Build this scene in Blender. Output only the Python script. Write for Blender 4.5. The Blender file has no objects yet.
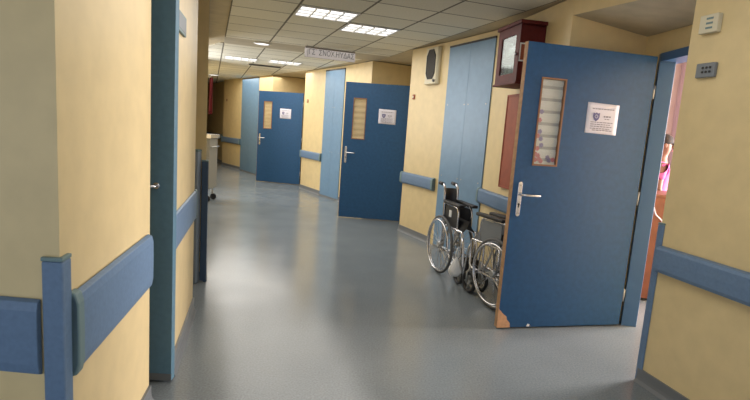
import bpy, bmesh, math, random
from mathutils import Vector, Matrix
random.seed(7)
SC = bpy.context.scene
COL = SC.collection

# ------------------------------------------------------------------ camera
F_PX, ROLL, PITCH, EYE = 497.0, math.radians(4.08), math.radians(8.18), 1.41
fwd = Vector((0, math.cos(PITCH), -math.sin(PITCH)))
rgt = Vector((1, 0, 0)); up = Vector((0, math.sin(PITCH), math.cos(PITCH)))
ix = rgt*math.cos(ROLL) + up*math.sin(ROLL)
iyu = up*math.cos(ROLL) - rgt*math.sin(ROLL)
cd = bpy.data.cameras.new('camera'); cam = bpy.data.objects.new('camera', cd); COL.objects.link(cam)
cd.sensor_width = 36; cd.lens = F_PX/750*36; cd.clip_start = .05
M = Matrix.Identity(4)
for i in range(3):
    M[i][0] = ix[i]; M[i][1] = iyu[i]; M[i][2] = -fwd[i]
M[2][3] = EYE
cam.matrix_world = M
SC.camera = cam

# ------------------------------------------------------------------ world, lights, exposure
w = bpy.data.worlds.new('world'); SC.world = w; w.use_nodes = True
bg = w.node_tree.nodes['Background']; bg.inputs[0].default_value = (.80, .88, 1.0, 1); bg.inputs[1].default_value = .85
SC.view_settings.view_transform = 'Standard'; SC.view_settings.look = 'None'
SC.view_settings.gamma = 1; SC.view_settings.use_curve_mapping = False
SC.view_settings.exposure = 0.30
def area(name, loc, size, power, color, aim=(0, 0, -1)):
    l = bpy.data.lights.new(name, 'AREA'); l.shape = 'RECTANGLE'; l.size, l.size_y = size
    l.energy = power; l.color = color
    o = bpy.data.objects.new(name, l); COL.objects.link(o); o.location = loc
    o.rotation_euler = Vector(aim).to_track_quat('-Z', 'Y').to_euler()
    return o
WARM = (1.0, .965, .91)
area('ceiling_fill_light', (.5, 2.0, 2.47), (1.4, 1.6), 13, WARM)  # added fill overhead, no fixture modelled here
o = area('ceiling_fill_light', (-1.0, 6.9, 2.46), (1.9, 5.6), 64, WARM); o.rotation_euler = (0, 0, math.radians(18.7))  # long added fill, spreads the light of the corridor's ceiling lamps
o = area('ceiling_fill_light', (-3.2, 11.8, 2.46), (1.8, 4.0), 66, WARM); o.rotation_euler = (0, 0, math.radians(32))  # added fill for the far end, larger than any fixture there
area('recess_fill_light', (-4.1, 8.8, 1.7), (1.2, 1.4), 48, (.97, .98, 1.0), (1, -.25, -.1))  # added fill shining out of the left recess, no window built behind it
area('room_fill_light', (3.9, 3.6, 2.45), (1.2, 1.2), 12, (1.0, .96, .97))  # unseen fill added to brighten the room, not a modelled lamp
area('room_window_light', (5.35, 4.35, 1.5), (1.8, 1.5), 460, (1.0, .93, .91), (-1, -.36, 0))

# ------------------------------------------------------------------ materials
def mat(name, color, rough=.5, metal=0, noise=0, nscale=20, spec=.5, bump=0, emit=None, trans=0):
    m = bpy.data.materials.new(name); m.use_nodes = True
    nt = m.node_tree; b = nt.nodes['Principled BSDF']
    b.inputs['Base Color'].default_value = (*color, 1); b.inputs['Roughness'].default_value = rough
    b.inputs['Metallic'].default_value = metal; b.inputs['Specular IOR Level'].default_value = spec
    if trans: b.inputs['Transmission Weight'].default_value = trans
    if emit:
        b.inputs['Emission Color'].default_value = (*emit[0], 1); b.inputs['Emission Strength'].default_value = emit[1]
    if noise or bump:
        tc = nt.nodes.new('ShaderNodeTexCoord'); n = nt.nodes.new('ShaderNodeTexNoise')
        n.inputs['Scale'].default_value = nscale; n.inputs['Detail'].default_value = 4
        nt.links.new(tc.outputs['Object'], n.inputs['Vector'])
        if noise:
            r = nt.nodes.new('ShaderNodeMapRange'); r.inputs[1].default_value = .3; r.inputs[2].default_value = .7
            r.inputs[3].default_value = 1-noise; r.inputs[4].default_value = 1+noise
            x = nt.nodes.new('ShaderNodeVectorMath'); x.operation = 'SCALE'; x.inputs[0].default_value = color
            nt.links.new(n.outputs[0], r.inputs[0]); nt.links.new(r.outputs[0], x.inputs['Scale'])
            nt.links.new(x.outputs[0], b.inputs['Base Color'])
        if bump:
            bp = nt.nodes.new('ShaderNodeBump'); bp.inputs['Strength'].default_value = bump; bp.inputs['Distance'].default_value = .01
            nt.links.new(n.outputs[0], bp.inputs['Height']); nt.links.new(bp.outputs[0], b.inputs['Normal'])
    return m
YELLOW = mat('yellow_wall_paint', (.71, .56, .30), .45, noise=.05, nscale=9, bump=.03)
PLASTER = mat('ceiling_plaster', (.55, .47, .32), .8, noise=.08, nscale=6)
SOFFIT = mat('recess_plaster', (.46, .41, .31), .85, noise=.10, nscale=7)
STRIPM = mat('ceiling_strip_paint', (.48, .43, .33), .7, noise=.06, nscale=5)
ROOMW = mat('pink_white_wall', (.42, .33, .36), .7)
DOORB = mat('deep_blue_door_paint', (.020, .080, .19), .42, noise=.10, nscale=26, spec=.35)
FRAMEB = mat('blue_frame_paint', (.045, .12, .26), .4)
EDGEB = mat('left_door_blue_paint', (.105, .21, .29), .45, noise=.08, nscale=30)
PANELB = mat('pale_blue_panel', (.15, .265, .40), .38, noise=.05, nscale=12)
RAILB = mat('blue_rail_vinyl', (.13, .21, .335), .45, noise=.08, nscale=60)
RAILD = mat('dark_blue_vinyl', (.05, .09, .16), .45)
GUARDG = mat('grey_blue_vinyl', (.22, .26, .31), .5)
CAPG = mat('grey_green_cap', (.16, .24, .25), .5)
BASEM = mat('grey_skirting_vinyl', (.16, .17, .18), .35)
WOODE = mat('raw_wood_edge', (.42, .24, .12), .6, noise=.2, nscale=30)
CHIPW = mat('exposed_chipboard', (.62, .33, .17), .7, noise=.12, nscale=40)
MAHOG = mat('dark_red_wood', (.10, .011, .010), .5, noise=.2, nscale=14, spec=.25)
BOARD = mat('red_brown_board', (.30, .065, .025), .55, noise=.12, nscale=14)
TRIMO = mat('orange_wood_trim', (.28, .13, .06), .5)
CHROME = mat('brushed_chrome', (.70, .70, .73), .25, metal=1)
STEEL = mat('dull_grey_steel', (.42, .42, .41), .35, metal=.8)
BLACK = mat('black_vinyl', (.012, .012, .014), .45)
RUBBER = mat('grey_rubber', (.10, .10, .10), .6)
DARKP = mat('black_plastic', (.02, .02, .022), .4)
PAPER = mat('white_paper', (.74, .72, .82), .7)
INK = mat('grey_ink', (.22, .21, .27), .8)
INKB = mat('blue_grey_emblem_ink', (.16, .15, .30), .8)
PEACH = mat('peach_reflection_blind', (.72, .52, .30), .7)  # peach of the pane's reflection put into the blind colour
BLIND = mat('white_blind', (.70, .68, .66), .7)
BLINDG = mat('grey_blind_fold', (.42, .41, .42), .7)
PINKF = mat('pink_flower', (.62, .22, .26), .7)
MAUVE = mat('mauve_flower', (.30, .26, .45), .7)
CREAM = mat('cream_plastic', (.66, .60, .44), .5)
GREYB = mat('blue_grey_plastic', (.20, .22, .24), .5)
MESHG = mat('dark_speaker_mesh', (.05, .045, .04), .8, noise=.4, nscale=200)
WHITEP = mat('white_plastic', (.78, .78, .76), .5)
CARTM = mat('beige_grey_metal', (.24, .225, .19), .45)
REDC = mat('dark_red_cloth', (.17, .014, .02), .8)
SKIN = mat('skin', (.22, .11, .075), .55)
PINKS = mat('pink_shirt', (.62, .13, .37), .8)
HAIR = mat('dark_hair', (.02, .012, .01), .8)
TROUS = mat('dark_trousers', (.03, .03, .05), .8)
DESKW = mat('red_brown_desk_wood', (.15, .042, .016), .45, noise=.15, nscale=10)
LAMPW = mat('white_lamp_metal', (.75, .75, .74), .4)
LIT = mat('lit_lamp_diffuser', (.9, .9, .9), .5, emit=((1.0, .98, .96), 1.25))
PATCHM = mat('pinkish_filler', (.44, .33, .27), .7)
SIGNM = mat('grey_sign_plastic', (.27, .25, .25), .5)
GLASS = mat('clear_glass', (.9, .95, .95), .05, trans=1.0)
def glassy(name, tint, refl):
    m = bpy.data.materials.new(name); m.use_nodes = True; nt = m.node_tree; nt.nodes.clear()
    o = nt.nodes.new('ShaderNodeOutputMaterial'); mx = nt.nodes.new('ShaderNodeMixShader')
    t = nt.nodes.new('ShaderNodeBsdfTransparent'); g = nt.nodes.new('ShaderNodeBsdfGlossy')
    t.inputs[0].default_value = (*tint, 1); g.inputs['Roughness'].default_value = .08
    mx.inputs[0].default_value = refl
    nt.links.new(t.outputs[0], mx.inputs[1]); nt.links.new(g.outputs[0], mx.inputs[2]); nt.links.new(mx.outputs[0], o.inputs[0])
    return m
PANE = glassy('door_pane_glass', (.93, .95, .95), .06)
CABG = glassy('cabinet_glass', (.70, .80, .78), .22)

def floor_mat():
    m = bpy.data.materials.new('grey_vinyl_floor'); m.use_nodes = True; nt = m.node_tree; b = nt.nodes['Principled BSDF']
    tc = nt.nodes.new('ShaderNodeTexCoord')
    n1 = nt.nodes.new('ShaderNodeTexNoise'); n1.inputs['Scale'].default_value = 90; n1.inputs['Detail'].default_value = 3
    n2 = nt.nodes.new('ShaderNodeTexNoise'); n2.inputs['Scale'].default_value = 2.2; n2.inputs['Detail'].default_value = 5
    for n in (n1, n2): nt.links.new(tc.outputs['Object'], n.inputs['Vector'])
    ad = nt.nodes.new('ShaderNodeMath'); ad.operation = 'ADD'
    s2 = nt.nodes.new('ShaderNodeMath'); s2.operation = 'MULTIPLY'; s2.inputs[1].default_value = .35
    nt.links.new(n2.outputs[0], s2.inputs[0]); nt.links.new(n1.outputs[0], ad.inputs[0]); nt.links.new(s2.outputs[0], ad.inputs[1])
    r = nt.nodes.new('ShaderNodeValToRGB'); r.color_ramp.elements[0].position = .42; r.color_ramp.elements[1].position = .92
    r.color_ramp.elements[0].color = (.15, .17, .18, 1); r.color_ramp.elements[1].color = (.225, .25, .265, 1)
    nt.links.new(ad.outputs[0], r.inputs[0]); nt.links.new(r.outputs[0], b.inputs['Base Color'])
    rr = nt.nodes.new('ShaderNodeMapRange'); rr.inputs[1].default_value = .3; rr.inputs[2].default_value = .7
    rr.inputs[3].default_value = .17; rr.inputs[4].default_value = .22
    nt.links.new(n2.outputs[0], rr.inputs[0]); nt.links.new(rr.outputs[0], b.inputs['Roughness'])
    b.inputs['Specular IOR Level'].default_value = .42
    return m
FLOORM = floor_mat()
def tile_mat():
    m = bpy.data.materials.new('ceiling_tile_grid'); m.use_nodes = True; nt = m.node_tree; b = nt.nodes['Principled BSDF']
    b.inputs['Roughness'].default_value = .8
    tc = nt.nodes.new('ShaderNodeTexCoord'); sp = nt.nodes.new('ShaderNodeSeparateXYZ'); nt.links.new(tc.outputs['Object'], sp.inputs[0])
    def M2(op, a, v):
        n = nt.nodes.new('ShaderNodeMath'); n.operation = op
        for k, x in enumerate((a, v)):
            if x is None: continue
            if isinstance(x, (int, float)): n.inputs[k].default_value = x
            else: nt.links.new(x, n.inputs[k])
        return n.outputs[0]
    lines = None; cells = []
    for axis, pitch, off, wd in ((0, .6, 0, .011), (1, .48, .38, .009)):
        v = M2('DIVIDE', M2('ADD', sp.outputs[axis], off+60*pitch), pitch)
        fl = M2('FLOOR', v, None); cells.append(fl)
        fr = M2('SUBTRACT', v, fl)
        d = M2('MINIMUM', fr, M2('SUBTRACT', 1.0, fr))
        l = M2('LESS_THAN', d, wd/pitch)
        lines = l if lines is None else M2('MAXIMUM', lines, l)
    cx = nt.nodes.new('ShaderNodeCombineXYZ'); nt.links.new(cells[0], cx.inputs[0]); nt.links.new(cells[1], cx.inputs[1])
    wn = nt.nodes.new('ShaderNodeTexWhiteNoise'); wn.noise_dimensions = '3D'; nt.links.new(cx.outputs[0], wn.inputs[0])
    no = nt.nodes.new('ShaderNodeTexNoise'); no.inputs['Scale'].default_value = 60; nt.links.new(tc.outputs['Object'], no.inputs['Vector'])
    val = M2('ADD', M2('MULTIPLY', wn.outputs[0], .14), M2('ADD', M2('MULTIPLY', no.outputs[0], .25), .78))
    base = nt.nodes.new('ShaderNodeVectorMath'); base.operation = 'SCALE'; base.inputs[0].default_value = (.77, .75, .65)
    nt.links.new(val, base.inputs['Scale'])
    mx = nt.nodes.new('ShaderNodeMix'); mx.data_type = 'RGBA'
    nt.links.new(lines, mx.inputs[0]); nt.links.new(base.outputs[0], mx.inputs[6]); mx.inputs[7].default_value = (.16, .15, .12, 1)
    nt.links.new(mx.outputs[2], b.inputs['Base Color'])
    return m
TILEM = tile_mat()

# ------------------------------------------------------------------ mesh helpers
def obj(name, bm, m, parent=None, bevel=0, loc=None, mats=None):
    me = bpy.data.meshes.new(name); bmesh.ops.recalc_face_normals(bm, faces=bm.faces[:]); bm.to_mesh(me); bm.free()
    for x in (mats or [m]): me.materials.append(x)
    o = bpy.data.objects.new(name, me); COL.objects.link(o)
    if parent: o.parent = parent
    if loc: o.location = loc
    if bevel:
        b = o.modifiers.new('bevel', 'BEVEL'); b.width = bevel; b.segments = 2; b.limit_method = 'ANGLE'
    return o
def tag(o, label=None, cat=None, group=None, kind=None):
    if label: o['label'] = label
    if cat: o['category'] = cat
    if group: o['group'] = group
    if kind: o['kind'] = kind
    return o
def thing(name, label, cat, loc=(0, 0, 0), rz=0, group=None):
    o = bpy.data.objects.new(name, None); COL.objects.link(o); o.empty_display_size = .1
    o.location = loc; o.rotation_euler = (0, 0, rz)
    return tag(o, label, cat, group)
def struct(name, bm, m, parent=None, **k):
    o = obj(name, bm, m, parent, **k); o['kind'] = 'structure'; return o
def B(): return bmesh.new()
def face(bm, vs, mi=0, sm=False):
    try:
        f = bm.faces.new(vs); f.material_index = mi; f.smooth = sm; return f
    except ValueError: return None
def prism(bm, poly, z0, z1, mi=0):
    lo = [bm.verts.new((p[0], p[1], z0)) for p in poly]; hi = [bm.verts.new((p[0], p[1], z1)) for p in poly]
    n = len(poly)
    face(bm, lo[::-1], mi); face(bm, hi, mi)
    for i in range(n): face(bm, [lo[i], lo[(i+1) % n], hi[(i+1) % n], hi[i]], mi)
def box(bm, a, b, mi=0):
    x0, y0, z0 = a; x1, y1, z1 = b
    prism(bm, [(x0, y0), (x1, y0), (x1, y1), (x0, y1)], z0, z1, mi)
def hexa(bm, o, ex, ey, ez, mi=0):
    o, ex, ey, ez = map(Vector, (o, ex, ey, ez))
    v = [bm.verts.new(o + ex*i + ey*j + ez*k) for k in (0, 1) for j in (0, 1) for i in (0, 1)]
    for q in ((0, 1, 3, 2), (4, 5, 7, 6), (0, 1, 5, 4), (2, 3, 7, 6), (0, 2, 6, 4), (1, 3, 7, 5)): face(bm, [v[i] for i in q], mi)
def ring(bm, c, u, v, r, n):
    return [bm.verts.new(c + u*(r*math.cos(2*math.pi*i/n)) + v*(r*math.sin(2*math.pi*i/n))) for i in range(n)]
def frame_of(t, ref=None):
    t = t.normalized(); a = ref or (Vector((0, 0, 1)) if abs(t.z) < .9 else Vector((1, 0, 0)))
    u = t.cross(a).normalized(); return u, t.cross(u).normalized()
def tube(bm, pts, r, n=10, closed=False):
    pts = [Vector(p) for p in pts]; N = len(pts); rs = []
    rr = r if isinstance(r, (list, tuple)) else [r]*N
    pu = None
    for i, p in enumerate(pts):
        if closed: t = pts[(i+1) % N]-pts[i-1]
        else: t = pts[min(i+1, N-1)]-pts[max(i-1, 0)]
        t.normalize()
        if pu is None: u, v = frame_of(t)
        else:
            u = (pu - t*pu.dot(t)).normalized(); v = t.cross(u)
        pu = u; rs.append(ring(bm, p, u, v, rr[i], n))
    for i in range(N if closed else N-1):
        a, b = rs[i], rs[(i+1) % N]
        for k in range(n): face(bm, [a[k], a[(k+1) % n], b[(k+1) % n], b[k]], 0, True)
    if not closed: face(bm, rs[0][::-1]); face(bm, rs[-1])
def torus(bm, c, ax, R, r, N=40, n=8):
    ax = Vector(ax).normalized(); u, v = frame_of(ax); c = Vector(c); rs = []
    for i in range(N):
        a = 2*math.pi*i/N; d = u*math.cos(a)+v*math.sin(a)
        rs.append(ring(bm, c+d*R, d, ax, r, n))
    for i in range(N):
        a, b = rs[i], rs[(i+1) % N]
        for k in range(n): face(bm, [a[k], a[(k+1) % n], b[(k+1) % n], b[k]], 0, True)
def cyl(bm, a, b, r, n=14, r2=None):
    a, b = Vector(a), Vector(b); u, v = frame_of(b-a); A = ring(bm, a, u, v, r, n); C = ring(bm, b, u, v, r if r2 is None else r2, n)
    for k in range(n): face(bm, [A[k], A[(k+1) % n], C[(k+1) % n], C[k]], 0, n > 8)
    face(bm, A[::-1]); face(bm, C)
def ball(bm, c, r, sx=1, sy=1, sz=1, n=14):
    m = Matrix.Translation(c) @ Matrix.Diagonal((r*sx, r*sy, r*sz, 1))
    g = bmesh.ops.create_uvsphere(bm, u_segments=n, v_segments=max(8, n//2+2), radius=1, matrix=m)
    for v in g['verts']:
        for f in v.link_faces: f.smooth = True
def V2(p, z=0): return Vector((p[0], p[1], z))
def seg(a, b):
    a, b = V2(a), V2(b); d = (b-a); L = d.length; d.normalize(); return a, d, Vector((d.y, -d.x, 0)), L
def poly_extrude(bm, prof, a, d, n, L, s0=0):
    """profile of (out, z) swept along d from s0 for L"""
    A = [bm.verts.new(a + d*s0 + n*o + Vector((0, 0, z))) for o, z in prof]
    C = [bm.verts.new(a + d*(s0+L) + n*o + Vector((0, 0, z))) for o, z in prof]
    k = len(prof)
    for i in range(k): face(bm, [A[i], A[(i+1) % k], C[(i+1) % k], C[i]])
    face(bm, A[::-1]); face(bm, C)

# ------------------------------------------------------------------ plan (metres, camera above the origin)
ZC = 2.5
R1 = [(-4.66, 14.88), (-3.81, 13.79), (-3.12, 12.81), (-2.645, 12.2)]
R2 = [(-1.66, 10.83), (-1.12, 9.96), (-.70, 9.32), (-.197, 8.40)]
R3 = [(.37, 6.97), (.72, 6.27), (.78, 6.15), (1.14, 5.33), (1.40, 3.95)]
R4 = [(1.68, 2.87), (2.80, -1.5)]
LA = [(-.885, 1.37), (-1.045, 2.28)]
LB = [(-1.045, 2.53), (-1.178, 3.08), (-1.275, 3.47)]
LC = [(-1.43, 4.14), (-2.555, 7.35)]
LD = [(-3.4, 9.8), (-6.2, 17.5)]

bm = B(); prism(bm, [(-9, -1.6), (5.6, -1.6), (5.6, 9), (3, 20.6), (-9, 20.6)], -.1, 0); struct('floor', bm, FLOORM)

def wall(name, poly, m=YELLOW, z0=0, z1=ZC):
    bm = B(); prism(bm, poly, z0, z1); return struct(name, bm, m)
wall('wall_right', R1 + [(-1.10, 13.3), (-2.2, 15.6), (-4.2, 15.7)])
wall('wall_right', R2 + [(1.15, 9.0), (.3, 11.5), (-.9, 13.2), (-1.14, 13.25), (-1.715, 11.45)])
wall('wall_right', R3 + [(2.04, 4.06), (2.06, 3.845), (2.16, 3.845), (2.26, 6.35), (1.6, 8.4), (1.12, 8.9), (.455, 7.72)])
wall('wall_right', R4 + [(5.5, -1.5), (5.5, 1.9), (2.25, 2.87)])
wall('wall_left', LA + [(-1.6, 2.22), (-3.2, 2.0), (-3.2, 1.46)])
wall('wall_left', LB + [(-2.4, 3.3), (-2.6, 2.53)])
wall('wall_left', LC + [(-3.4, 7.3), (-2.6, 4.14)])
wall('wall_left', [(-3.4, 9.8), (-6.3, 17.6), (-7.2, 17.3), (-4.4, 9.6)])
wall('wall_left', [(-2.4, 2.0), (-2.4, 4.2), (-2.9, 4.2), (-2.9, 2.0)])
wall('wall_left', [(-4.3, 7.0), (-4.3, 10.0), (-4.8, 10.0), (-4.8, 7.0)])
wall('wall_far', [(-4.85, 15.5), (-7.6, 20.0), (-7.0, 20.4), (-4.2, 15.7)])
wall('wall_far', [(-9, 19.9), (-7, 19.9), (-7, 20.5), (-9, 20.5)])
wall('wall_far', [(-9, 16.6), (-6.9, 17.4), (-8.6, 20.4), (-9, 20.4)])
# the room behind the near doorway
wall('wall_back', [(2.2, 6.35), (5.5, 6.35), (5.5, 6.6), (2.2, 6.6)], ROOMW)
wall('wall_back', [(5.5, 1.9), (5.7, 1.9), (5.7, 6.6), (5.5, 6.6)], ROOMW)
wall('wall_back', [(2.163, 3.90), (2.173, 3.90), (2.27, 6.34), (2.26, 6.34)], ROOMW)
wall('wall_back', [(3.66, 6.2), (4.3, 6.2), (4.3, 6.35), (3.66, 6.35)], ROOMW)

# recess over the near door: dropped plaster soffit, with the wall over the doorway
bm = B()
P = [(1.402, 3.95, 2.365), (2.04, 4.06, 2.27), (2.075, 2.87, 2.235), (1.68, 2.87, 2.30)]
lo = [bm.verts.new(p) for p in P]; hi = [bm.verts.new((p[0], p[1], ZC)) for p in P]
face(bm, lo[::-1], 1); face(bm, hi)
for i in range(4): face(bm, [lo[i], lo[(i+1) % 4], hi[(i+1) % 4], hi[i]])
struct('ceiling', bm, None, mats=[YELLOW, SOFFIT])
bm = B(); prism(bm, [(2.055, 4.05), (2.075, 2.87), (2.20, 2.87), (2.19, 4.05)], 2.105, ZC); struct('wall_right', bm, YELLOW)

# ceiling
bm = B(); prism(bm, [(-9, -1.6), (5.6, -1.6), (5.6, 9), (3, 20.6), (-9, 20.6)], ZC+.012, ZC+.08); struct('ceiling', bm, PLASTER)
GO = Vector((-.07, 4.46, ZC)); GD = Vector((-.321, .947, 0)).normalized(); GN = Vector((GD.y, -GD.x, 0))
GRZ = math.atan2(GN.y, GN.x)
def gpt(n, d, z=0): return GO + GN*n + GD*d + Vector((0, 0, z))
def ceil_panel(n0, n1, d0, d1, m):
    bm = B(); box(bm, (n0, d0, 0), (n1, d1, .012)); o = struct('ceiling', bm, m, loc=GO); o.rotation_euler = (0, 0, GRZ); return o
ceil_panel(-1.2, 1.2, -6.3, 3.10, TILEM)
ceil_panel(-1.2, 1.2, 3.10, 3.72, STRIPM)
bm = B(); prism(bm, [(-1.25, 3.72), (.95, 3.72), (.6, 6.0), (-.3, 9.2), (-1.2, 13.2), (-4.2, 13.2), (-2.9, 9.2), (-1.9, 5.9)], 0, .012)
o = struct('ceiling', bm, TILEM, loc=GO); o.rotation_euler = (0, 0, GRZ)

# ------------------------------------------------------------------ skirting, pale blue wall panels
def skirting(name, pts, h=.085, t=.012, m=BASEM):
    bm = B()
    for a, b in zip(pts, pts[1:]):
        a, d, n, L = seg(a, b)
        poly_extrude(bm, [(-.004, 0), (t+.018, 0), (t+.004, .02), (t, .04), (t, h), (-.004, h)], a, d, n, L)
    return struct(name, bm, m)
skirting('baseboard_right', R1[:2]); skirting('baseboard_right', R1[2:])
skirting('baseboard_right', R2[:2]); skirting('baseboard_right', R2[2:])
skirting('baseboard_right', R3[:2]); skirting('baseboard_right', R3[3:])
skirting('baseboard_right', R4)
skirting('baseboard_left', [(-3.2, 1.46), LA[0]][::1]); skirting('baseboard_left', LA)
skirting('baseboard_left', LB, h=.10); skirting('baseboard_left', LC); skirting('baseboard_left', LD)
skirting('baseboard_left', [(-2.6, 4.14), (-1.43, 4.14)])
skirting('baseboard_far', [(-7.6, 20.0), (-4.85, 15.5)])

def panel(a, b, z1, label):
    a, d, n, L = seg(a, b)
    t = thing('wall_panel', label, 'wall panel', a, 0); t['group'] = 'pale blue wall panels'
    bm = B(); poly_extrude(bm, [(-.005, 0), (.014, 0), (.014, z1), (-.005, z1)], Vector(), d, n, L*.498)
    poly_extrude(bm, [(-.005, 0), (.014, 0), (.014, z1), (-.005, z1)], Vector(), d, n, L*.498, L*.502)
    obj('board', bm, PANELB, t)
    bm = B(); poly_extrude(bm, [(-.005, z1), (.016, z1), (.016, z1+.022), (-.005, z1+.022)], Vector(), d, n, L)
    obj('top_channel', bm, DARKP, t)
    bm = B(); poly_extrude(bm, [(-.005, 0), (.017, 0), (.017, .03), (-.005, .03)], Vector(), d, n, L); obj('base_strip', bm, BASEM, t)
    for s in (.06, L*.5-.03, L*.5+.05, L-.06):
        for z in (.9, 1.75):
            bm = B(); c = d*s+n*.014+Vector((0, 0, z)); cyl(bm, c, c+n*.004, .008, 8); obj('screw_cap', bm, STEEL, t)
    return t
panel(R1[1], R1[2], 2.46, 'pale blue wall panel farthest down the corridor, left of the farthest open door')
panel(R2[1], R2[2], 2.44, 'pale blue wall panel left of the middle open door')
panel(R3[2], R3[3], 2.42, 'pale blue wall panel behind the two wheelchairs')

# ------------------------------------------------------------------ crash rails and corner guards
RP = [(.008, .70), (.040, .705), (.050, .725), (.052, .78), (.050, .835), (.040, .852), (.008, .857)]
CP = [(.006, .694), (.042, .698), (.055, .72), (.057, .78), (.055, .84), (.042, .858), (.006, .863)]
def rail(a, b, label, s0=0, s1=None, caps=(True, True), m=RAILB, dz=0, cap_m=CAPG, k_out=1.0, zl=.70):
    a, d, n, L = seg(a, b); s1 = L if s1 is None else s1
    t = thing('handrail', label, 'handrail', a, 0, 'wall handrails')
    up_ = lambda P: [(o*k_out, .857-(.857-z)*(.857-zl)/.157+dz) for o, z in P]
    bm = B(); poly_extrude(bm, up_(RP), Vector(), d, n, s1-s0, s0); obj('rail', bm, m, t, bevel=.003)
    for c, s in zip(caps, (s0, s1-.045)):
        if c:
            bm = B(); poly_extrude(bm, up_(CP), Vector(), d, n, .045, s); obj('end_cap', bm, cap_m, t, bevel=.006)
    k = max(2, int((s1-s0)/.8)+1)
    for i in range(k):
        s = s0+.08+(s1-s0-.16)*i/(k-1); bm = B()
        poly_extrude(bm, [(-.004, .74+dz), (.007, .74+dz), (.007, .81+dz), (-.004, .81+dz)], Vector(), d, n, .05, s-.025)
        obj('bracket', bm, STEEL, t)
    return t
rail(R1[0], R1[1], 'blue handrail on the farthest yellow wall pier', dz=0)
rail(R2[0], R2[1], 'blue handrail on the yellow pier between the farthest and middle doors', dz=-.02)
rail(R3[0], R3[1], 'blue handrail under the wall speaker, left of the first wheelchair', dz=-.015, s1=.84)
rail(R3[3], R3[4], 'short blue handrail under the red-brown board behind the second wheelchair', s0=-.02, s1=1.2)
rail(R4[0], R4[1], 'blue handrail on the yellow wall right of the near doorway', s0=.036, s1=4.4, caps=(False, False))
rail(LA[0], LA[1], 'blue handrail with grey end cap on the bright left wall', s0=.04, s1=.875, caps=(True, False), k_out=.6, zl=.605)
rail((-3.2, 1.46), LA[0], 'dark blue handrail on the shaded left wall facing the camera', s0=.2, s1=2.262, caps=(False, False), zl=.625, k_out=.5)
rail(LB[0], LB[2], 'blue handrail beyond the left door, on the pinkish left wall', s0=.01, s1=.975, caps=(False, True), k_out=.4, zl=.655, dz=.035)
rail((-7.6, 20.0), (-4.85, 15.5), 'dark handrail on the shaded wall at the far end of the corridor', m=RAILD, dz=.03)

def guard(c, da, db, z1, label, m=RAILB, wd=.055, t=.022):
    """corner guard: L-shaped strip around a wall corner; da, db run from the corner along the two wall faces"""
    c = V2(c); da, db = Vector((*da, 0)).normalized(), Vector((*db, 0)).normalized()
    o = thing('corner_guard', label, 'corner guard', c, 0, 'wall corner guards')
    oa = -db; ob = -da    # outward of face a is away from db side
    p = [Vector(), da*wd, da*wd+oa*t, oa*t+ob*t, db*wd+ob*t, db*wd]
    bm = B(); prism(bm, [(q.x, q.y) for q in p], 0, z1-.012); obj('strip', bm, m, o, bevel=.006)
    p2 = [q*1.03 for q in p]; bm = B(); prism(bm, [(q.x, q.y) for q in p2], z1-.012, z1); obj('top_cap', bm, CAPG, o, bevel=.003)
    return o
guard(LA[0], (-1, -.06), (-.16, .91), .985, 'blue corner guard on the nearest left wall corner', wd=.046, t=.014)
guard(R4[0], (1, 0), (.259, -1), .985, 'blue corner guard at the right side of the near doorway', wd=.030, t=.012)
guard(LC[0], (-1, 0), (-.33, .95), 1.05, 'dark blue corner guard on the olive wall corner farther down the left side', m=RAILD, wd=.035)
t = thing('bumper_post', 'low grey-blue post beside the dark blue corner guard on the left', 'post', (-1.485, 4.09, 0))
b = B(); box(b, (-.045, -.035, 0), (.018, .05, 1.12)); obj('strip', b, GUARDG, t, bevel=.008)
b = B(); box(b, (-.047, -.037, 1.12), (.019, .05, 1.135)); obj('top_cap', b, CAPG, t, bevel=.003)

# ------------------------------------------------------------------ doors
DW, DH, DT = 1.06, 2.075, .045
def text_mesh(name, body, size, m, parent, mw, extrude=.0006):
    cu = bpy.data.curves.new(name, 'FONT'); cu.body = body; cu.size = size; cu.extrude = extrude
    to = bpy.data.objects.new(name+'_curve', cu); COL.objects.link(to)
    dg = bpy.context.evaluated_depsgraph_get(); dg.update()
    me = bpy.data.meshes.new_from_object(to.evaluated_get(dg)); bpy.data.objects.remove(to)
    me.materials.clear(); me.materials.append(m); me.name = name
    o = bpy.data.objects.new(name, me); COL.objects.link(o); o.parent = parent; o.matrix_local = mw
    return o
def blind(kind, parent):
    bm = B(); n = 28; prev = None
    for i in range(n+1):
        z = 1.24+.595*i/n; y = .012+.004*math.sin(i*math.pi)+.005*(i % 4 in (1, 2))
        cur = [bm.verts.new((x, y, z)) for x in (.145, .32)]
        if prev: face(bm, [prev[0], prev[1], cur[1], cur[0]], 1 if (kind == 'white' and i % 4 == 2) else 0)
        prev = cur
    g = bmesh.ops.extrude_face_region(bm, geom=bm.faces[:]); bmesh.ops.translate(bm, verts=[v for v in g['geom'] if isinstance(v, bmesh.types.BMVert)], vec=(0, .004, 0))
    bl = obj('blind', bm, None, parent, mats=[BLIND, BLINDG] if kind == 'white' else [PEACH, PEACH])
    if kind == 'white':
        for nm, m, pts in (('pink_flower', PINKF, [(.158, 1.27), (.178, 1.30), (.166, 1.35), (.160, 1.55), (.205, 1.262), (.158, 1.44), (.30, 1.275), (.19, 1.275), (.156, 1.31)]),
                           ('mauve_flower', MAUVE, [(.185, 1.42), (.172, 1.47), (.168, 1.61), (.255, 1.29), (.195, 1.375), (.27, 1.27)])):
            for u, z in pts:
                b2 = B()
                for k in range(5):
                    a = k*1.2566; c = Vector((u+.0085*math.cos(a), .010, z+.0085*math.sin(a))); cyl(b2, c, c-Vector((0, .002, 0)), .009, 9)
                obj(nm, b2, m, bl)
    return bl
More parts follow.
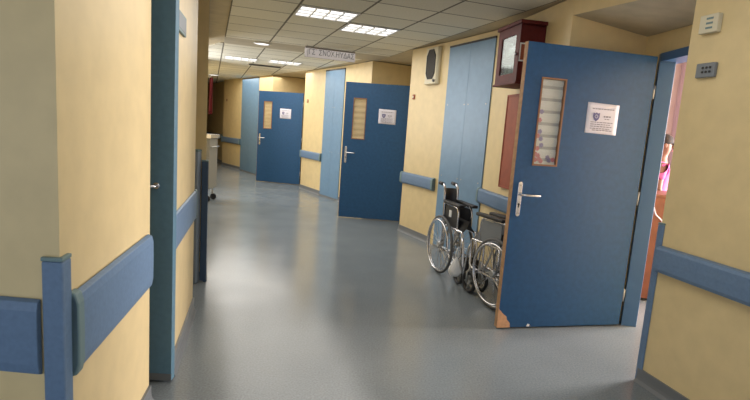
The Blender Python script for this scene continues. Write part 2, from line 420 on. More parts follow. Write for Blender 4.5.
def door(free, hinge, label, kind, notice_label, chip=False, label_handle=None):
    f, h = V2(free), V2(hinge); e = (h-f).normalized(); rz = math.atan2(e.y, e.x)
    t = thing('door_1' if False else 'hospital_door', label, 'door', f, rz, 'open deep blue doors')
    bm = B(); w0, w1, z0, z1 = .140, .325, 1.235, 1.84; zb = .012
    box(bm, (.004, 0, zb), (w0, DT, DH)); box(bm, (w1, 0, zb), (DW-.004, DT, DH))
    box(bm, (w0, 0, zb), (w1, DT, z0)); box(bm, (w0, 0, z1), (w1, DT, DH))
    obj('leaf', bm, DOORB, t)
    bm = B(); box(bm, (0, .001, zb), (.004, DT-.001, DH)); obj('wood_edge', bm, WOODE, t)['label'] = 'raw wood door edge'
    bm = B(); b_ = .007
    for (x0, x1, a, c) in ((w0-b_, w0+.004, z0-b_, z1+b_), (w1-.004, w1+b_, z0-b_, z1+b_)): box(bm, (x0, -.007, a), (x1, DT+.007, c))
    for (a, c) in ((z0-b_, z0+.004), (z1-.004, z1+b_)): box(bm, (w0+.004, -.007, a), (w1-.004, DT+.007, c))
    wf = obj('window_frame', bm, TRIMO if kind != 'dark' else FRAMEB, t)
    bm = B(); box(bm, (w0+.004, .004, z0+.004), (w1-.004, .008, z1-.004)); obj('pane', bm, PANE, wf)
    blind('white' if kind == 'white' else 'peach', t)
    hb = B()
    box(hb, (.042, -.010, .872), (.076, .001, 1.092)); cyl(hb, (.059, -.010, .872), (.059, .001, .872), .017, 16); cyl(hb, (.059, -.010, 1.092), (.059, .001, 1.092), .017, 16)
    hp = obj('handle_plate', hb, CHROME, t, bevel=.003)
    hb = B(); tube(hb, [(.062, -.008, 1.017), (.062, -.045, 1.017), (.070, -.056, 1.017), (.085, -.058, 1.017), (.14, -.058, 1.016), (.19, -.056, 1.015), (.198, -.050, 1.015)], .0095, 10)
    obj('lever', hb, CHROME, hp)
    hb = B(); cyl(hb, (.059, -.012, .945), (.059, -.0095, .945), .008, 12); box(hb, (.056, -.012, .922), (.062, -.0095, .945)); obj('keyhole', hb, DARKP, hp)
    hb = B(); box(hb, (.042, DT-.001, .872), (.076, DT+.010, 1.092)); tube(hb, [(.062, DT+.008, 1.017), (.062, DT+.05, 1.017), (.08, DT+.056, 1.017), (.19, DT+.054, 1.015)], .0095, 10); obj('back_handle', hb, CHROME, t)
    for z in (.25, 1.02, 1.82):
        hb = B(); cyl(hb, (DW+.006, .004, z-.05), (DW+.006, .004, z+.05), .008, 10); obj('hinge', hb, STEEL, t)
    if chip:
        bm = B(); P = [(-.0015, .0), (.105, 0), (.10, .035), (.075, .06), (.068, .085), (.035, .11), (-.0015, .15)]
        fr = [bm.verts.new((x, -.0025, z+zb)) for x, z in P]; bk = [bm.verts.new((x, .0025, z+zb)) for x, z in P]
        face(bm, fr); face(bm, bk[::-1])
        for i in range(len(P)): face(bm, [fr[i], fr[(i+1) % len(P)], bk[(i+1) % len(P)], bk[i]])
        obj('chipped_corner', bm, CHIPW, t)['label'] = 'peach exposed chipboard corner'
        bm = B(); fr = [(.24, .005), (.262, .004), (.268, .02), (.25, .026)]
        v = [bm.verts.new((x, -.002, z+zb)) for x, z in fr]; v2 = [bm.verts.new((x, .002, z+zb)) for x, z in fr]
        face(bm, v); face(bm, v2[::-1])
        for i in range(4): face(bm, [v[i], v[(i+1) % 4], v2[(i+1) % 4], v2[i]])
        obj('scuff_mark', bm, WHITEP, t)
    # the notice taped on the door: a thing of its own
    nt_ = thing('paper_notice', notice_label, 'notice', f, rz, 'white paper notices on the doors')
    bm = B(); n = 8; vs = []
    for i in range(n+1):
        col_ = []
        for j in range(n+1):
            x = .524+.263*i/n; z = 1.482+.218*j/n + .006*(1-i/n); y = -.0018-.006*(max(0, abs(i/n-.5)-.3))*(1 if j in (0, n) else .4)
            col_.append(bm.verts.new((x, y, z)))
        vs.append(col_)
    for i in range(n):
        for j in range(n): face(bm, [vs[i][j], vs[i+1][j], vs[i+1][j+1], vs[i][j+1]], 0, True)
    g = bmesh.ops.extrude_face_region(bm, geom=bm.faces[:]); bmesh.ops.translate(bm, verts=[v for v in g['geom'] if isinstance(v, bmesh.types.BMVert)], vec=(0, .0012, 0))
    obj('sheet', bm, PAPER, nt_)
    em = B(); y0, y1 = -.0058, -.0046
    cx, cz = .603, 1.606
    P = [(-.026, .03), (-.012, .024), (0, .031), (.012, .024), (.026, .03), (.027, 0), (.018, -.02), (0, -.033), (-.018, -.02), (-.027, 0)]
    fr = [em.verts.new((cx+x, y0, cz+z)) for x, z in P]; bk = [em.verts.new((cx+x, y1, cz+z)) for x, z in P]
    face(em, fr); face(em, bk)
    for i in range(len(P)): face(em, [fr[i], fr[(i+1) % len(P)], bk[(i+1) % len(P)], bk[i]])
    eo = obj('emblem', em, INKB, nt_)
    em = B(); torus(em, (cx, y0-.0002, cz+.002), (0, 1, 0), .011, .0022, 16, 6); obj('emblem_ring', em, PAPER, eo)
    def line(x0, x1, z, hh, gaps=4):
        x = x0; tx = B()
        while x < x1:
            wd = random.uniform(.012, .03); box(tx, (x, y0, z), (min(x+wd, x1), y1, z+hh)); x += wd+.006
        obj('text_line', tx, INK, nt_)
    line(.565, .745, 1.660, .006); line(.665, .725, 1.606, .010); line(.675, .715, 1.590, .005)
    for k, z in enumerate((1.565, 1.550, 1.535, 1.520, 1.508)): line(.560+(k == 4)*.02, .745-(k % 2)*.02, z, .005)
    return t
door((.97, 3.53), (2.0, 3.78), 'large deep blue open door with chipped lower corner, nearest on the right', 'white',
     'white paper notice with emblem taped on the nearest blue door', chip=True)
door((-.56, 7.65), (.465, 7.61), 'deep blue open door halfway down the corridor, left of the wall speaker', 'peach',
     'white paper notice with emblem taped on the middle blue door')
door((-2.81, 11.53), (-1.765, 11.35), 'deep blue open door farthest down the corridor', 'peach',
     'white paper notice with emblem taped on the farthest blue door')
# near door casing
t = thing('door_frame', 'blue door frame right of the nearest open door', 'door frame', (2.04, 3.8, 0))
bm = B(); prism(bm, [(-.012, .0), (.095, -.02), (.125, .03), (.125, .045), (-.0, .045)], 0, 2.105); obj('jamb', bm, FRAMEB, t)
bm = B(); prism(bm, [(-.012, 0), (-.004, -.93), (.15, -.93), (.14, .04)], 2.045, 2.105); obj('head', bm, FRAMEB, t)
bm = B(); prism(bm, [(-.004, -.93), (-.004, -.885), (.15, -.885), (.15, -.93)], 0, 2.045); obj('jamb', bm, FRAMEB, t)
# left door, only its handle side shows
f = Vector((-1.01, 2.462, 0)); t = thing('hospital_door', 'teal blue door edge beside the bright left wall, mostly hidden', 'door', f, math.atan2(.03, 1.0))
bm = B(); box(bm, (-1.05, 0, .012), (0, DT, DH)); obj('leaf', bm, EDGEB, t, bevel=.002)
bm = B(); box(bm, (-1.05, -.002, .012), (0, .0, .05)); obj('base_strip', bm, BASEM, t)  # thin grey strip along the foot of the leaf
hb = B(); cyl(hb, (-.085, -.007, 1.05), (-.085, .001, 1.05), .017, 16); hp = obj('handle_plate', hb, CHROME, t, bevel=.003)
hb = B(); tube(hb, [(-.085, -.006, 1.05), (-.085, -.030, 1.05), (-.098, -.042, 1.05), (-.20, -.042, 1.05)], .008, 10); obj('lever', hb, CHROME, hp)

# ------------------------------------------------------------------ ceiling lights
def lamp(n, d, label, wn=.6, wd=.47, split=4):
    c = gpt(n, d); t = thing('ceiling_light', label, 'ceiling light', c, GRZ, 'recessed square ceiling lights')
    a, b = wn/2-.008, wd/2-.008
    bm = B()
    for x0, x1, y0, y1 in ((-a, a, -b, -b+.02), (-a, a, b-.02, b), (-a, -a+.02, -b+.02, b-.02), (a-.02, a, -b+.02, b-.02)): box(bm, (x0, y0, -.012), (x1, y1, -.0005))
    obj('frame', bm, LAMPW, t)
    bm = B(); box(bm, (-a+.02, -b+.02, -.004), (a-.02, b-.02, -.001)); obj('diffuser', bm, LIT, t)
    bm = B()
    for k in range(1, split):
        x = -a+.02+(2*a-.04)*k/split; box(bm, (x-.006, -b+.02, -.022), (x+.006, b-.02, -.004))
    for k in (1, 2):
        y = -b+.02+(2*b-.04)*k/3; box(bm, (-a+.02, y-.002, -.018), (a-.02, y+.002, -.004))
    obj('louvre', bm, LAMPW, t)
lamp(-.30, .82, 'large recessed ceiling light nearest the camera, left of the pair')
lamp(.30, 1.30, 'large recessed ceiling light, right of the nearest pair')
lamp(-.86, 5.45, 'far recessed ceiling light, left of the second pair down the corridor')
lamp(-.08, 5.30, 'far recessed ceiling light, right of the second pair down the corridor')
def downlight(p, r, label):
    t = thing('downlight', label, 'ceiling light', (p[0], p[1], ZC), 0, 'round ceiling downlights')
    bm = B(); torus(bm, (0, 0, -.008), (0, 0, 1), r, .012, 28, 8); obj('rim', bm, LAMPW, t)
    bm = B(); cyl(bm, (0, 0, -.012), (0, 0, -.001), r, 28); obj('diffuser', bm, LIT, t)
downlight((-1.77, 7.33), .105, 'round downlight in the plain ceiling strip')
downlight((-4.43, 13.25), .13, 'round downlight at the far left end of the ceiling')
t = thing('ceiling_opening', 'dark slot vent standing in for a missing tile in the far ceiling behind the second pair of lights', 'opening', gpt(-.35, 6.2), GRZ)  # slatted dark panel standing in for a missing ceiling tile
bm = B()
for x0, x1, y0, y1 in ((-.33, .33, -.16, -.14), (-.33, .33, .14, .16), (-.33, -.31, -.14, .14), (.31, .33, -.14, .14)): box(bm, (x0, y0, -.012), (x1, y1, -.0005))
obj('frame', bm, STRIPM, t)
bm = B(); box(bm, (-.31, -.14, -.004), (.31, .14, -.001)); obj('backing', bm, DARKP, t)
bm = B()
for k in range(5): hexa(bm, (-.31, -.11+.05*k, -.012), (.62, 0, 0), (0, .02, .006), (0, 0, .002))
obj('slats', bm, RUBBER, t)

# hanging sign with lettering
t = thing('hanging_sign', 'grey hanging sign with dark lettering below the ceiling', 'sign', (-1.125, 7.17, 0), math.atan2(.27, .70))
bm = B(); box(bm, (0, 0, 2.335), (.74, .02, 2.485)); obj('board', bm, SIGNM, t, bevel=.003)
for x in (.03, .71):
    bm = B(); cyl(bm, (x, .01, 2.48), (x, .01, 2.505), .006, 8); obj('hanger', bm, STEEL, t)
RX = Matrix.Rotation(math.pi/2, 4, 'X')
text_mesh('lettering', '|\u0393\u03a3\u0384 \u03a3\u039d\u039f\u03a7.\u0397\u03a5\u0394\u0391\u03a3', .105, DARKP, t, Matrix.Translation((.03, -.001, 2.375)) @ RX @ Matrix.Diagonal((.77, 1, 1, 1)))

# ------------------------------------------------------------------ wall-mounted things, right side
a, d, n, L = seg(R3[0], R3[1])
def wl(s, o, z): return a + d*s + n*o + Vector((0, 0, z))
rzw = lambda d: math.atan2(d.y, d.x)
t = thing('wall_speaker', 'cream wall speaker with dark oval grille, high on the yellow pier', 'speaker', wl(.58, 0, 2.235), rzw(d))
# local x = along wall towards camera, local -y = into the corridor
bm = B(); P = [(-.145, 0), (-.145, -.03), (-.125, -.055), (.125, -.055), (.145, -.03), (.145, 0)]
prism(bm, P, -.225, .225); obj('cabinet', bm, CREAM, t, bevel=.008)
bm = B(); P = [(-.045, .18), (.045, .18), (.09, .11), (.09, -.10), (.05, -.165), (-.05, -.165), (-.09, -.10), (-.09, .11)]
fr = [bm.verts.new((x, -.061, z+.01)) for x, z in P]; bk = [bm.verts.new((x, -.050, z+.01)) for x, z in P]
face(bm, fr); face(bm, bk)
for i in range(8): face(bm, [fr[i], fr[(i+1) % 8], bk[(i+1) % 8], bk[i]])
obj('grille', bm, MESHG, t)
bm = B(); tube(bm, [(x*1.05, -.060, z*1.03+.01) for x, z in P], .006, 8, True); obj('grille_rim', bm, DARKP, t)
bm = B(); cyl(bm, (.10, -.053, -.185), (.10, -.075, -.185), .017, 16); obj('knob', bm, RUBBER, t)
def button(A_, B_, s, z, label):
    a_, d_, n_, _ = seg(A_, B_); t = thing('wall_button', label, 'wall button', a_+d_*s+Vector((0, 0, z)), rzw(d_), 'small brown wall buttons')
    bm = B(); box(bm, (-.028, -.012, -.032), (.028, 0, .032)); obj('plate', bm, BOARD, t, bevel=.004)
    bm = B(); cyl(bm, (0, -.012, 0), (0, -.02, 0), .014, 12); obj('push_button', bm, CREAM, t)
button(R3[0], R3[1], .13, 1.866, 'small brown wall button below the wall speaker')
button(R2[0], R2[1], .19, 1.88, 'small brown wall button on the pier between the far and middle doors')
button(R1[0], R1[1], .26, 1.92, 'small brown wall button on the farthest yellow pier')

# dark red glazed cabinet
a, d, n, L = seg(R3[3], R3[4])
S1 = 1.02; CL, CD, CZ0, CZ1 = .437, .225, 1.885, 2.355
t = thing('fire_cabinet', 'dark red glazed wooden cabinet hung high on the wall above the wheelchairs', 'cabinet', a+d*S1, rzw(d))
bm = B()
box(bm, (-CL, -CD+.02, CZ0), (-CL+.018, 0, CZ1)); box(bm, (-.018, -CD+.02, CZ0), (0, 0, CZ1))
box(bm, (-CL, -CD+.02, CZ0), (0, 0, CZ0+.018)); box(bm, (-CL, -CD+.02, CZ1-.018), (0, 0, CZ1)); box(bm, (-CL, -.01, CZ0), (0, 0, CZ1))
box(bm, (-CL+.02, -CD+.05, (CZ0+CZ1)/2-.006), (-.02, -.01, (CZ0+CZ1)/2+.006))
obj('carcass', bm, MAHOG, t)
bm = B(); box(bm, (-CL-.02, -CD-.015, CZ1), (.02, 0, CZ1+.03)); obj('cornice', bm, MAHOG, t, bevel=.004)
bm = B(); box(bm, (-CL-.015, -CD-.012, CZ0-.02), (.015, 0, CZ0)); obj('plinth', bm, MAHOG, t, bevel=.004)
bm = B(); s = .075
box(bm, (-CL, -CD, CZ0), (-CL+s, -CD+.02, CZ1)); box(bm, (-s, -CD, CZ0), (0, -CD+.02, CZ1))
box(bm, (-CL+s, -CD, CZ0), (-s, -CD+.02, CZ0+s)); box(bm, (-CL+s, -CD, CZ1-s), (-s, -CD+.02, CZ1))
dr = obj('cabinet_door', bm, MAHOG, t)
bm = B(); box(bm, (-CL+s, -CD+.008, CZ0+s), (-s, -CD+.012, CZ1-s)); obj('pane', bm, CABG, dr)
bm = B(); ball(bm, (-.035, -CD-.012, 2.11), .014); obj('knob', bm, CHROME, dr)
bm = B()
for k, (x, hh) in enumerate(((-.38, .16), (-.30, .12), (-.20, .17), (-.12, .10))): cyl(bm, (x, -.14, CZ0+.018), (x, -.14, CZ0+.018+hh), .03, 12); cyl(bm, (x, -.14, (CZ0+CZ1)/2+.006), (x, -.14, (CZ0+CZ1)/2+.006+hh*.8), .028, 12)
obj('contents', bm, WHITEP, t)
o = thing('cabinet_label', 'small white-bordered red label on the side of the dark red cabinet', 'label', a+d*(S1+.001)+n*.181, rzw(d))
bm = B(); box(bm, (0, -.04, 2.05), (.004, .04, 2.20)); obj('border', bm, WHITEP, o)
bm = B(); box(bm, (.004, -.031, 2.062), (.006, .031, 2.188)); obj('face', bm, BOARD, o)
# red-brown board on the strip of wall
t = thing('notice_board', 'tall red-brown board on the yellow wall behind the nearest door', 'board', a+d*.47, rzw(d))
bm = B(); box(bm, (0, -.022, .945), (.70, 0, 1.80)); obj('board', bm, BOARD, t)
bm = B()
for x0, x1, z0, z1 in ((-.012, 0, .93, 1.815), (.70, .712, .93, 1.815), (0, .70, .93, .945), (0, .70, 1.80, 1.815)): box(bm, (x0, -.028, z0), (x1, 0, z1))
obj('frame', bm, BOARD, t)

# two small boxes on the near right wall
a, d, n, L = seg(R4[0], R4[1])
t = thing('wall_box', 'cream slotted wall box high on the right wall', 'wall box', a+d*.13, rzw(d))
bm = B(); box(bm, (-.055, -.032, 2.03), (.055, 0, 2.125)); obj('casing', bm, CREAM, t, bevel=.005)
bm = B()
for z in (2.05, 2.074, 2.098): box(bm, (-.012, -.0335, z), (.028, -.031, z+.010))
obj('slots', bm, CAPG, t)
t = thing('keypad', 'grey keypad with dark buttons on the right wall, below the cream box', 'keypad', a+d*.145, rzw(d))
bm = B(); box(bm, (-.057, -.022, 1.80), (.057, 0, 1.876)); obj('casing', bm, GREYB, t, bevel=.005)
for i in range(3):
    for j in range(2):
        bm = B(); cyl(bm, (-.012+.022*i, -.022, 1.828+.022*j), (-.012+.022*i, -.027, 1.828+.022*j), .006, 10); obj('button', bm, DARKP, t)
# left wall sign box, filler patch
a, d, n, L = seg(LB[0], LB[1])
t = thing('wall_sign', 'small grey-green sign plate high on the pinkish left wall', 'sign', a+d*.02, rzw(d))
bm = B(); box(bm, (0, -.016, 1.83), (.28, 0, 1.93)); obj('plate', bm, CAPG, t, bevel=.003)
bm = B(); box(bm, (.015, -.0175, 1.845), (.265, -.0155, 1.915)); obj('face', bm, GREYB, t)
a, d, n, L = seg((-3.2, 1.46), LA[0])
bm = B(); P = [(-.035, .045), (.0, .05), (.022, .035), (.03, 0), (.03, -.04), (.012, -.05), (-.012, -.042), (-.03, -.015)]
fr = [bm.verts.new(a+d*(L-.031+x*.95)+n*.0025+Vector((0, 0, 1.755+z*.95))) for x, z in P]; bk = [bm.verts.new(v.co-n*.004) for v in fr]
face(bm, fr); face(bm, bk)
for i in range(8): face(bm, [fr[i], fr[(i+1) % 8], bk[(i+1) % 8], bk[i]])
struct('trim_1', bm, PATCHM)

# ------------------------------------------------------------------ wheelchairs
def wheelchair(name, loc, rz, label, group, extras):
    t = thing(name, label, 'wheelchair', loc, rz, group)
    W = .07; R = .295; axl = (0, 0, R)
    for s in (-1, 1):
        y = s*(W+.035)
        b = B(); torus(b, (0, y, R), (0, 1, 0), R-.022, .008, 44, 8); wh = obj('rear_wheel', b, CHROME, t)
        b = B(); torus(b, (0, y, R), (0, 1, 0), R-.013, .0135, 44, 8); obj('tyre', b, RUBBER, wh)
        b = B(); torus(b, (0, y+s*.030, R), (0, 1, 0), R-.045, .0085, 44, 8); obj('hand_rim', b, CHROME, wh)
        b = B()
        for k in range(6):
            an = k*math.pi/3; p = Vector((math.cos(an)*(R-.03), y, R+math.sin(an)*(R-.03))); q = Vector((math.cos(an)*(R-.045), y+s*.028, R+math.sin(an)*(R-.045))); cyl(b, p, q, .004, 6)
        for k in range(24):
            an = k*math.pi/12; off = .35*(1 if k % 2 else -1)
            cyl(b, (math.cos(an+off)*.03, y+(.014 if k % 2 else -.014), R+math.sin(an+off)*.03), (math.cos(an)*(R-.028), y, R+math.sin(an)*(R-.028)), .0022, 5)
        obj('spokes', b, CHROME, wh)
        b = B(); cyl(b, (0, y-.025, R), (0, y+.03, R), .028, 18); obj('hub', b, STEEL, wh)
        # caster
        cy = s*(W-.005); b = B(); torus(b, (.39, cy, .103), (0, 1, 0), .085, .018, 28, 8); cw = obj('caster_wheel', b, BLACK, t)
        b = B(); cyl(b, (.39, cy-.014, .095), (.39, cy+.014, .095), .022, 14)
        for k in range(5):
            an = k*1.2566; cyl(b, (.39, cy, .095), (.39+math.cos(an)*.066, cy, .095+math.sin(an)*.066), .009, 6)
        obj('spokes', b, STEEL, cw)
        b = B(); tube(b, [(.39, cy+.028, .095), (.395, cy+.028, .19), (.40, cy, .215), (.40, cy, .27)], .009, 8); tube(b, [(.39, cy-.028, .095), (.395, cy-.028, .19), (.40, cy, .215)], .009, 8); obj('caster_fork', b, STEEL, t)
        # side frame
        b = B(); yy = s*W
        tube(b, [(-.03, yy, .20), (-.04, yy, .5), (-.06, yy, .78), (-.075, yy, .87), (-.10, yy, .895), (-.20, yy, .90)], .0115, 10)
        tube(b, [(-.03, yy, .24), (.36, yy, .24), (.40, yy, .27), (.405, yy, .48), (.39, yy, .50), (-.035, yy, .50)], .0115, 10)
        tube(b, [(-.05, yy, .715), (.24, yy, .715), (.27, yy, .70), (.285, yy, .66), (.285, yy, .50)], .0105, 10)
        tube(b, [(0, yy, .30), (0, yy, .50)], .012, 8); tube(b, [(0, yy, R), (0, yy+s*.03, R)], .014, 8)
        tube(b, [(.40, yy, .46), (.44, yy, .40), (.475, yy, .20), (.485, yy, .13)], .010, 8)
        obj('side_frame', b, CHROME, t)
        b = B(); box(b, (.0, yy-.004, .515), (.275, yy+.004, .70)); obj('skirt_guard', b, GREYB if extras else DARKP, t)
        b = B(); box(b, (-.03, yy-.03, .722), (.345, yy+.03, .752)); obj('arm_pad', b, BLACK, t, bevel=.01)
        b = B(); tube(b, [(-.11, yy, .896), (-.205, yy, .90)], .0175, 12); obj('push_grip', b, BLACK, t)
        # footplate folded upright
        b = B(); hexa(b, (.455, yy-s*.004, .14), (.012, 0, 0), (0, -s*.07, 0), (-.005, 0, .14)); obj('footplate', b, DARKP, t, bevel=.003)
    # folded seat sling
    b = B()
    for s in (-1, 1):
        n_ = 6; pr = None
        for i in range(n_+1):
            f_ = i/n_; y = s*W*(1-f_); z = .505+.10*f_-.02*math.sin(math.pi*f_)
            cur = [b.verts.new((x, y, z)) for x in (-.02, .39)]
            if pr: face(b, [pr[0], pr[1], cur[1], cur[0]], 0, True)
            pr = cur
    g = bmesh.ops.extrude_face_region(b, geom=b.faces[:]); bmesh.ops.translate(b, verts=[v for v in g['geom'] if isinstance(v, bmesh.types.BMVert)], vec=(0, 0, -.012))
    obj('seat', b, BLACK, t)
    b = B(); pr = None
    for i in range(9):
        f_ = i/8*2-1; cur = []
        for k in range(6):
            z = .54+.32*k/5; cur.append(b.verts.new((-.042-.03*(k/5)-.035*(1-f_*f_), f_*(W+.008), z)))
        if pr:
            for k in range(5): face(b, [pr[k], pr[k+1], cur[k+1], cur[k]], 0, True)
        pr = cur
    g = bmesh.ops.extrude_face_region(b, geom=b.faces[:]); bmesh.ops.translate(b, verts=[v for v in g['geom'] if isinstance(v, bmesh.types.BMVert)], vec=(.014, 0, 0))
    obj('backrest', b, BLACK, t)
    b = B(); tube(b, [(.17, -W, .24), (.17, W*.9, .56)], .010, 8); tube(b, [(.20, W, .24), (.20, -W*.9, .56)], .010, 8); obj('cross_brace', b, STEEL, t)
    return t
def chair_at(wheel, heading, near_side):
    """root from the ground point of the corridor-side wheel"""
    h = Vector((*heading, 0)).normalized(); left = Vector((-h.y, h.x, 0))
    return V2(wheel) - left*near_side*.105, math.atan2(h.y, h.x)
p, rz = chair_at((.69, 4.95), (.29, -.957), -1)
w1 = wheelchair('wheelchair', p, rz, 'folded black wheelchair farther along, facing the camera against the blue panel', 'folded wheelchairs', False)
b = B(); box(b, (.10, -.082, .60), (.145, -.074, .665)); obj('label_tag', b, WHITEP, w1)['label'] = 'white label'
p2, rz2 = chair_at((1.02, 3.98), (-.40, .917), 1)
w2 = wheelchair('wheelchair', p2, rz2, 'folded grey wheelchair half hidden behind the nearest blue door', 'folded wheelchairs', True)
# white plastic bag hanging between the wheelchairs
m1 = Matrix.Translation(p) @ Matrix.Rotation(rz, 4, 'Z')
c = m1 @ Vector((.49, -.15, 0))
t = thing('plastic_bag', 'small white plastic bag hanging low at the front of the farther wheelchair', 'bag', (c.x, c.y, .10), rz)
b = B(); g = bmesh.ops.create_icosphere(b, subdivisions=3, radius=1)
for v in b.verts:
    q = v.co.copy(); s = .045+.03*(-q.z); k = 1+.12*math.sin(7*q.x+5*q.z)+.08*math.sin(11*q.y+3*q.x)
    v.co = (q.x*s*k*.7, q.y*s*k*1.2, .10+q.z*.095)
for f_ in b.faces: f_.smooth = True
obj('sack', b, WHITEP, t)
b = B(); tube(b, [(0, -.012, .185), (.0, -.01, .24), (.0, .0, .275), (0, .01, .24), (0, .012, .185)], .006, 6); obj('loop_handle', b, WHITEP, t)

# ------------------------------------------------------------------ cart and red cloth on the left
t = thing('trolley', 'beige-grey medical trolley on casters, far down the left side', 'trolley', (-2.975, 8.33, 0), .0)
b = B(); box(b, (-.25, -.2, .22), (.22, .2, 1.06)); obj('body', b, CARTM, t, bevel=.006)
b = B(); box(b, (-.27, -.22, 1.06), (.245, .22, 1.085)); box(b, (-.27, -.22, 1.085), (.245, -.21, 1.12)); box(b, (-.27, .21, 1.085), (.245, .22, 1.12)); box(b, (-.27, -.21, 1.085), (-.26, .21, 1.12)); box(b, (.235, -.21, 1.085), (.245, .21, 1.12)); obj('top_tray', b, CHROME, t)
for z0, z1 in ((.26, .50), (.52, .76), (.78, .90), (.92, 1.04)):
    b = B(); box(b, (-.23, -.212, z0), (.20, -.2, z1)); dr = obj('drawer', b, CARTM, t, bevel=.003)
    b = B(); ball(b, (.12, -.225, (z0+z1)/2), .016); obj('knob', b, WHITEP, dr)
b = B(); tube(b, [(.22, -.16, .92), (.255, -.16, .92), (.255, .16, .92), (.22, .16, .92)], .01, 8); obj('push_handle', b, STEEL, t)
for x in (-.2, .17):
    for y in (-.15, .15):
        b = B(); cyl(b, (x, y, .13), (x, y, .22), .012, 8); box(b, (x-.018, y-.022, .10), (x+.018, y+.022, .13)); lg = obj('leg', b, STEEL, t)
        b = B(); torus(b, (x+.01, y, .055), (0, 1, 0), .037, .018, 20, 8); cyl(b, (x+.01, y-.012, .055), (x+.01, y+.012, .055), .03, 12); obj('caster', b, BLACK, lg)
b = B()
pr = None
for i in range(9):
    f_ = i/8; cur = []
    for k in range(9):
        z = .0-.51*k/8; x = (f_-.5)*.62*(.07+.05*(k/8)*(1-.4*k/8)); y = .014*math.sin(f_*9+k*.3)
        cur.append(b.verts.new((x, y, z)))
    if pr:
        for k in range(8): face(b, [pr[k], pr[k+1], cur[k+1], cur[k]], 0, True)
    pr = cur
g = bmesh.ops.extrude_face_region(b, geom=b.faces[:]); bmesh.ops.translate(b, verts=[v for v in g['geom'] if isinstance(v, bmesh.types.BMVert)], vec=(0, .008, 0))
t = thing('hanging_cloth', 'dark red cloth hanging on the far left wall above the trolley', 'cloth', (-2.425, 7.15, 1.955), 0)
obj('cloth', b, REDC, t)
b = B(); tube(b, [(-.06, 0, .01), (-.01, 0, .0), (.0, 0, .012), (.004, 0, .03)], .006, 8); obj('hook', b, CHROME, t)

# ------------------------------------------------------------------ the room beyond: desk, wall box, person
t = thing('desk', 'red-brown wooden desk seen through the near doorway', 'desk', (2.80, 4.7, 0), 0)
b = B(); box(b, (-.42, -.235, .03), (.5, .2, .97)); obj('body', b, DESKW, t)
b = B(); box(b, (-.45, -.23, .97), (.53, .23, 1.0)); obj('top', b, DESKW, t, bevel=.004)
b = B(); box(b, (-.40, -.17, 0), (.48, .19, .03)); obj('plinth', b, BLACK, t)
b = B(); tube(b, [(2.50, 4.452, .995), (2.505, 4.45, .90), (2.54, 4.45, .82), (2.60, 4.45, .77), (2.65, 4.45, .70), (2.67, 4.45, .60)], .006, 8)
tag(obj('cable', b, PAPER), 'pale curved cable hanging over the front of the desk', 'cable')
t = thing('wall_dispenser', 'pale grey dispenser on the pink wall behind the person', 'dispenser', (3.64, 6.2, 1.5), 0)
b = B(); box(b, (.03, -.09, 0), (.17, -.0, .19)); obj('casing', b, SIGNM, t, bevel=.015)
b = B(); box(b, (.07, -.075, -.02), (.13, -.02, 0)); obj('nozzle', b, DARKP, t)

def skin_body(name, pts, edges, root, m, parent, sub=2):
    me = bpy.data.meshes.new(name); me.from_pydata([p[:3] for p in pts], edges, [])
    o = bpy.data.objects.new(name, me); COL.objects.link(o)
    sk = o.modifiers.new('skin', 'SKIN'); sk.use_smooth_shade = True
    if not me.skin_vertices: 
        bpy.context.view_layer.objects.active = o; me.attributes
    for i, v in enumerate(me.skin_vertices[0].data):
        r = pts[i][3]; v.radius = r if isinstance(r, tuple) else (r, r); v.use_root = (i == root)
    ss = o.modifiers.new('sub', 'SUBSURF'); ss.levels = ss.render_levels = sub
    dg = bpy.context.evaluated_depsgraph_get(); dg.update()
    me2 = bpy.data.meshes.new_from_object(o.evaluated_get(dg)); bpy.data.objects.remove(o)
    me2.name = name; me2.materials.clear(); me2.materials.append(m)
    for f_ in me2.polygons: f_.use_smooth = True
    o = bpy.data.objects.new(name, me2); COL.objects.link(o); o.parent = parent
    return o
# standing, local +x = forward; faces to the right in the photo
t = thing('person', 'person in a pink top standing behind the wooden desk, seen through the near doorway', 'person', (2.985, 5.28, 0), math.radians(-25)); t.scale = (.955,)*3
H_ = dict(
 pts=[(0, 0, .88, (.10, .13)), (0, 0, 1.02, (.09, .12)), (.005, 0, 1.18, (.10, .14)), (-.005, 0, 1.30, (.075, .12)), (0, 0, 1.365, (.05, .05)), (.012, 0, 1.42, (.047, .047)),
      (.025, 0, 1.475, (.075, .062)), (.015, 0, 1.56, (.082, .068)), (.01, 0, 1.60, (.05, .045)),
      (0, .15, 1.29, .05), (-.02, .20, 1.05, .04), (.06, .19, .84, .032), (.09, .18, .78, .03),
      (0, -.15, 1.29, .05), (-.01, -.20, 1.05, .04), (.07, -.19, .84, .032), (.10, -.18, .78, .03),
      (0, .085, .80, .085), (.01, .09, .46, .058), (-.01, .09, .10, .04), (.12, .10, .035, .035),
      (0, -.085, .80, .085), (.01, -.09, .46, .058), (-.01, -.09, .10, .04), (.12, -.10, .035, .035)],
 edges=[(0, 1), (1, 2), (2, 3), (3, 4), (4, 5), (5, 6), (6, 7), (7, 8), (3, 9), (9, 10), (10, 11), (11, 12), (3, 13), (13, 14), (14, 15), (15, 16),
        (0, 17), (17, 18), (18, 19), (19, 20), (0, 21), (21, 22), (22, 23), (23, 24)])
body = skin_body('body', H_['pts'], H_['edges'], 0, SKIN, t)
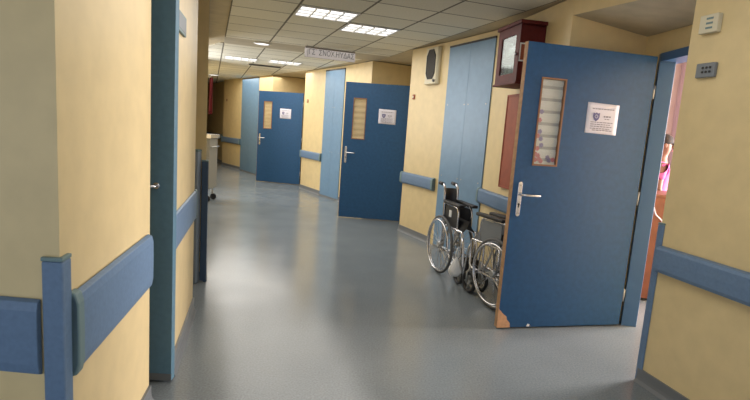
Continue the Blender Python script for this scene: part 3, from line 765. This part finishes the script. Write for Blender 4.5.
# fingers of both hands
fing = B()
for (base, dirv, side) in ((Vector((.105, -.178, .765)), Vector((.15, .05, -1)).normalized(), Vector((1, 0, .1)).normalized()), (Vector((.095, .178, .765)), Vector((.15, -.05, -1)).normalized(), Vector((1, 0, .1)).normalized())):
    cur = Vector((-.6, .3, 0)) * .03
    for k, ln in enumerate((.060, .072, .078, .068)):
        q = base+side*(.018*(k-1.5)); tube(fing, [q-dirv*.02, q+dirv*ln*.45, q+dirv*ln*.8+cur*.35, q+dirv*ln+cur*.9], [.0095, .009, .008, .006], 8)
    q = base+side*(-.034)-dirv*.02; tube(fing, [q+side*.02-dirv*.02, q-side*.012+dirv*.02, q-side*.012+dirv*.045+cur*.4], [.011, .010, .007], 8)
obj('fingers', fing, SKIN, body)
b = B()
ball(b, (.098, 0, 1.505), .016, 1.3, .8, 1.3, 10)
obj('nose', b, SKIN, body)
b = B()
for s in (-1, 1): ball(b, (.088, s*.030, 1.535), .011, .7, 1.2, .8, 10)
obj('eyes', b, HAIR, body)
b = B(); ball(b, (.092, 0, 1.462), .010, .6, 2.2, .7, 10); obj('mouth', b, PINKF, body)
b = B()
for s in (-1, 1): ball(b, (.012, s*.072, 1.515), .026, .7, .35, 1.1, 10)
obj('ears', b, SKIN, body)
b = B(); ball(b, (-.006, 0, 1.565), .098, 1.0, .88, .82, 20); ball(b, (-.055, 0, 1.49), .072, .75, 1.0, 1.2, 16); obj('hair', b, HAIR, t)
sh = [(0, 0, .86, (.115, .155)), (0, 0, 1.02, (.105, .138)), (.005, 0, 1.18, (.118, .158)), (-.005, 0, 1.30, (.09, .135)), (0, 0, 1.345, (.062, .07)),
      (0, .16, 1.29, .064), (-.012, .19, 1.13, .056), (0, -.16, 1.29, .064), (-.012, -.19, 1.13, .056)]
skin_body('pink_top', sh, [(0, 1), (1, 2), (2, 3), (3, 4), (3, 5), (5, 6), (3, 7), (7, 8)], 0, PINKS, t)
tr = [(0, 0, .90, (.115, .15)), (0, .088, .78, .098), (.01, .09, .46, .074), (-.01, .09, .09, .062), (0, -.088, .78, .098), (.01, -.09, .46, .074), (-.01, -.09, .09, .062)]
skin_body('trousers', tr, [(0, 1), (1, 2), (2, 3), (0, 4), (4, 5), (5, 6)], 0, TROUS, t)
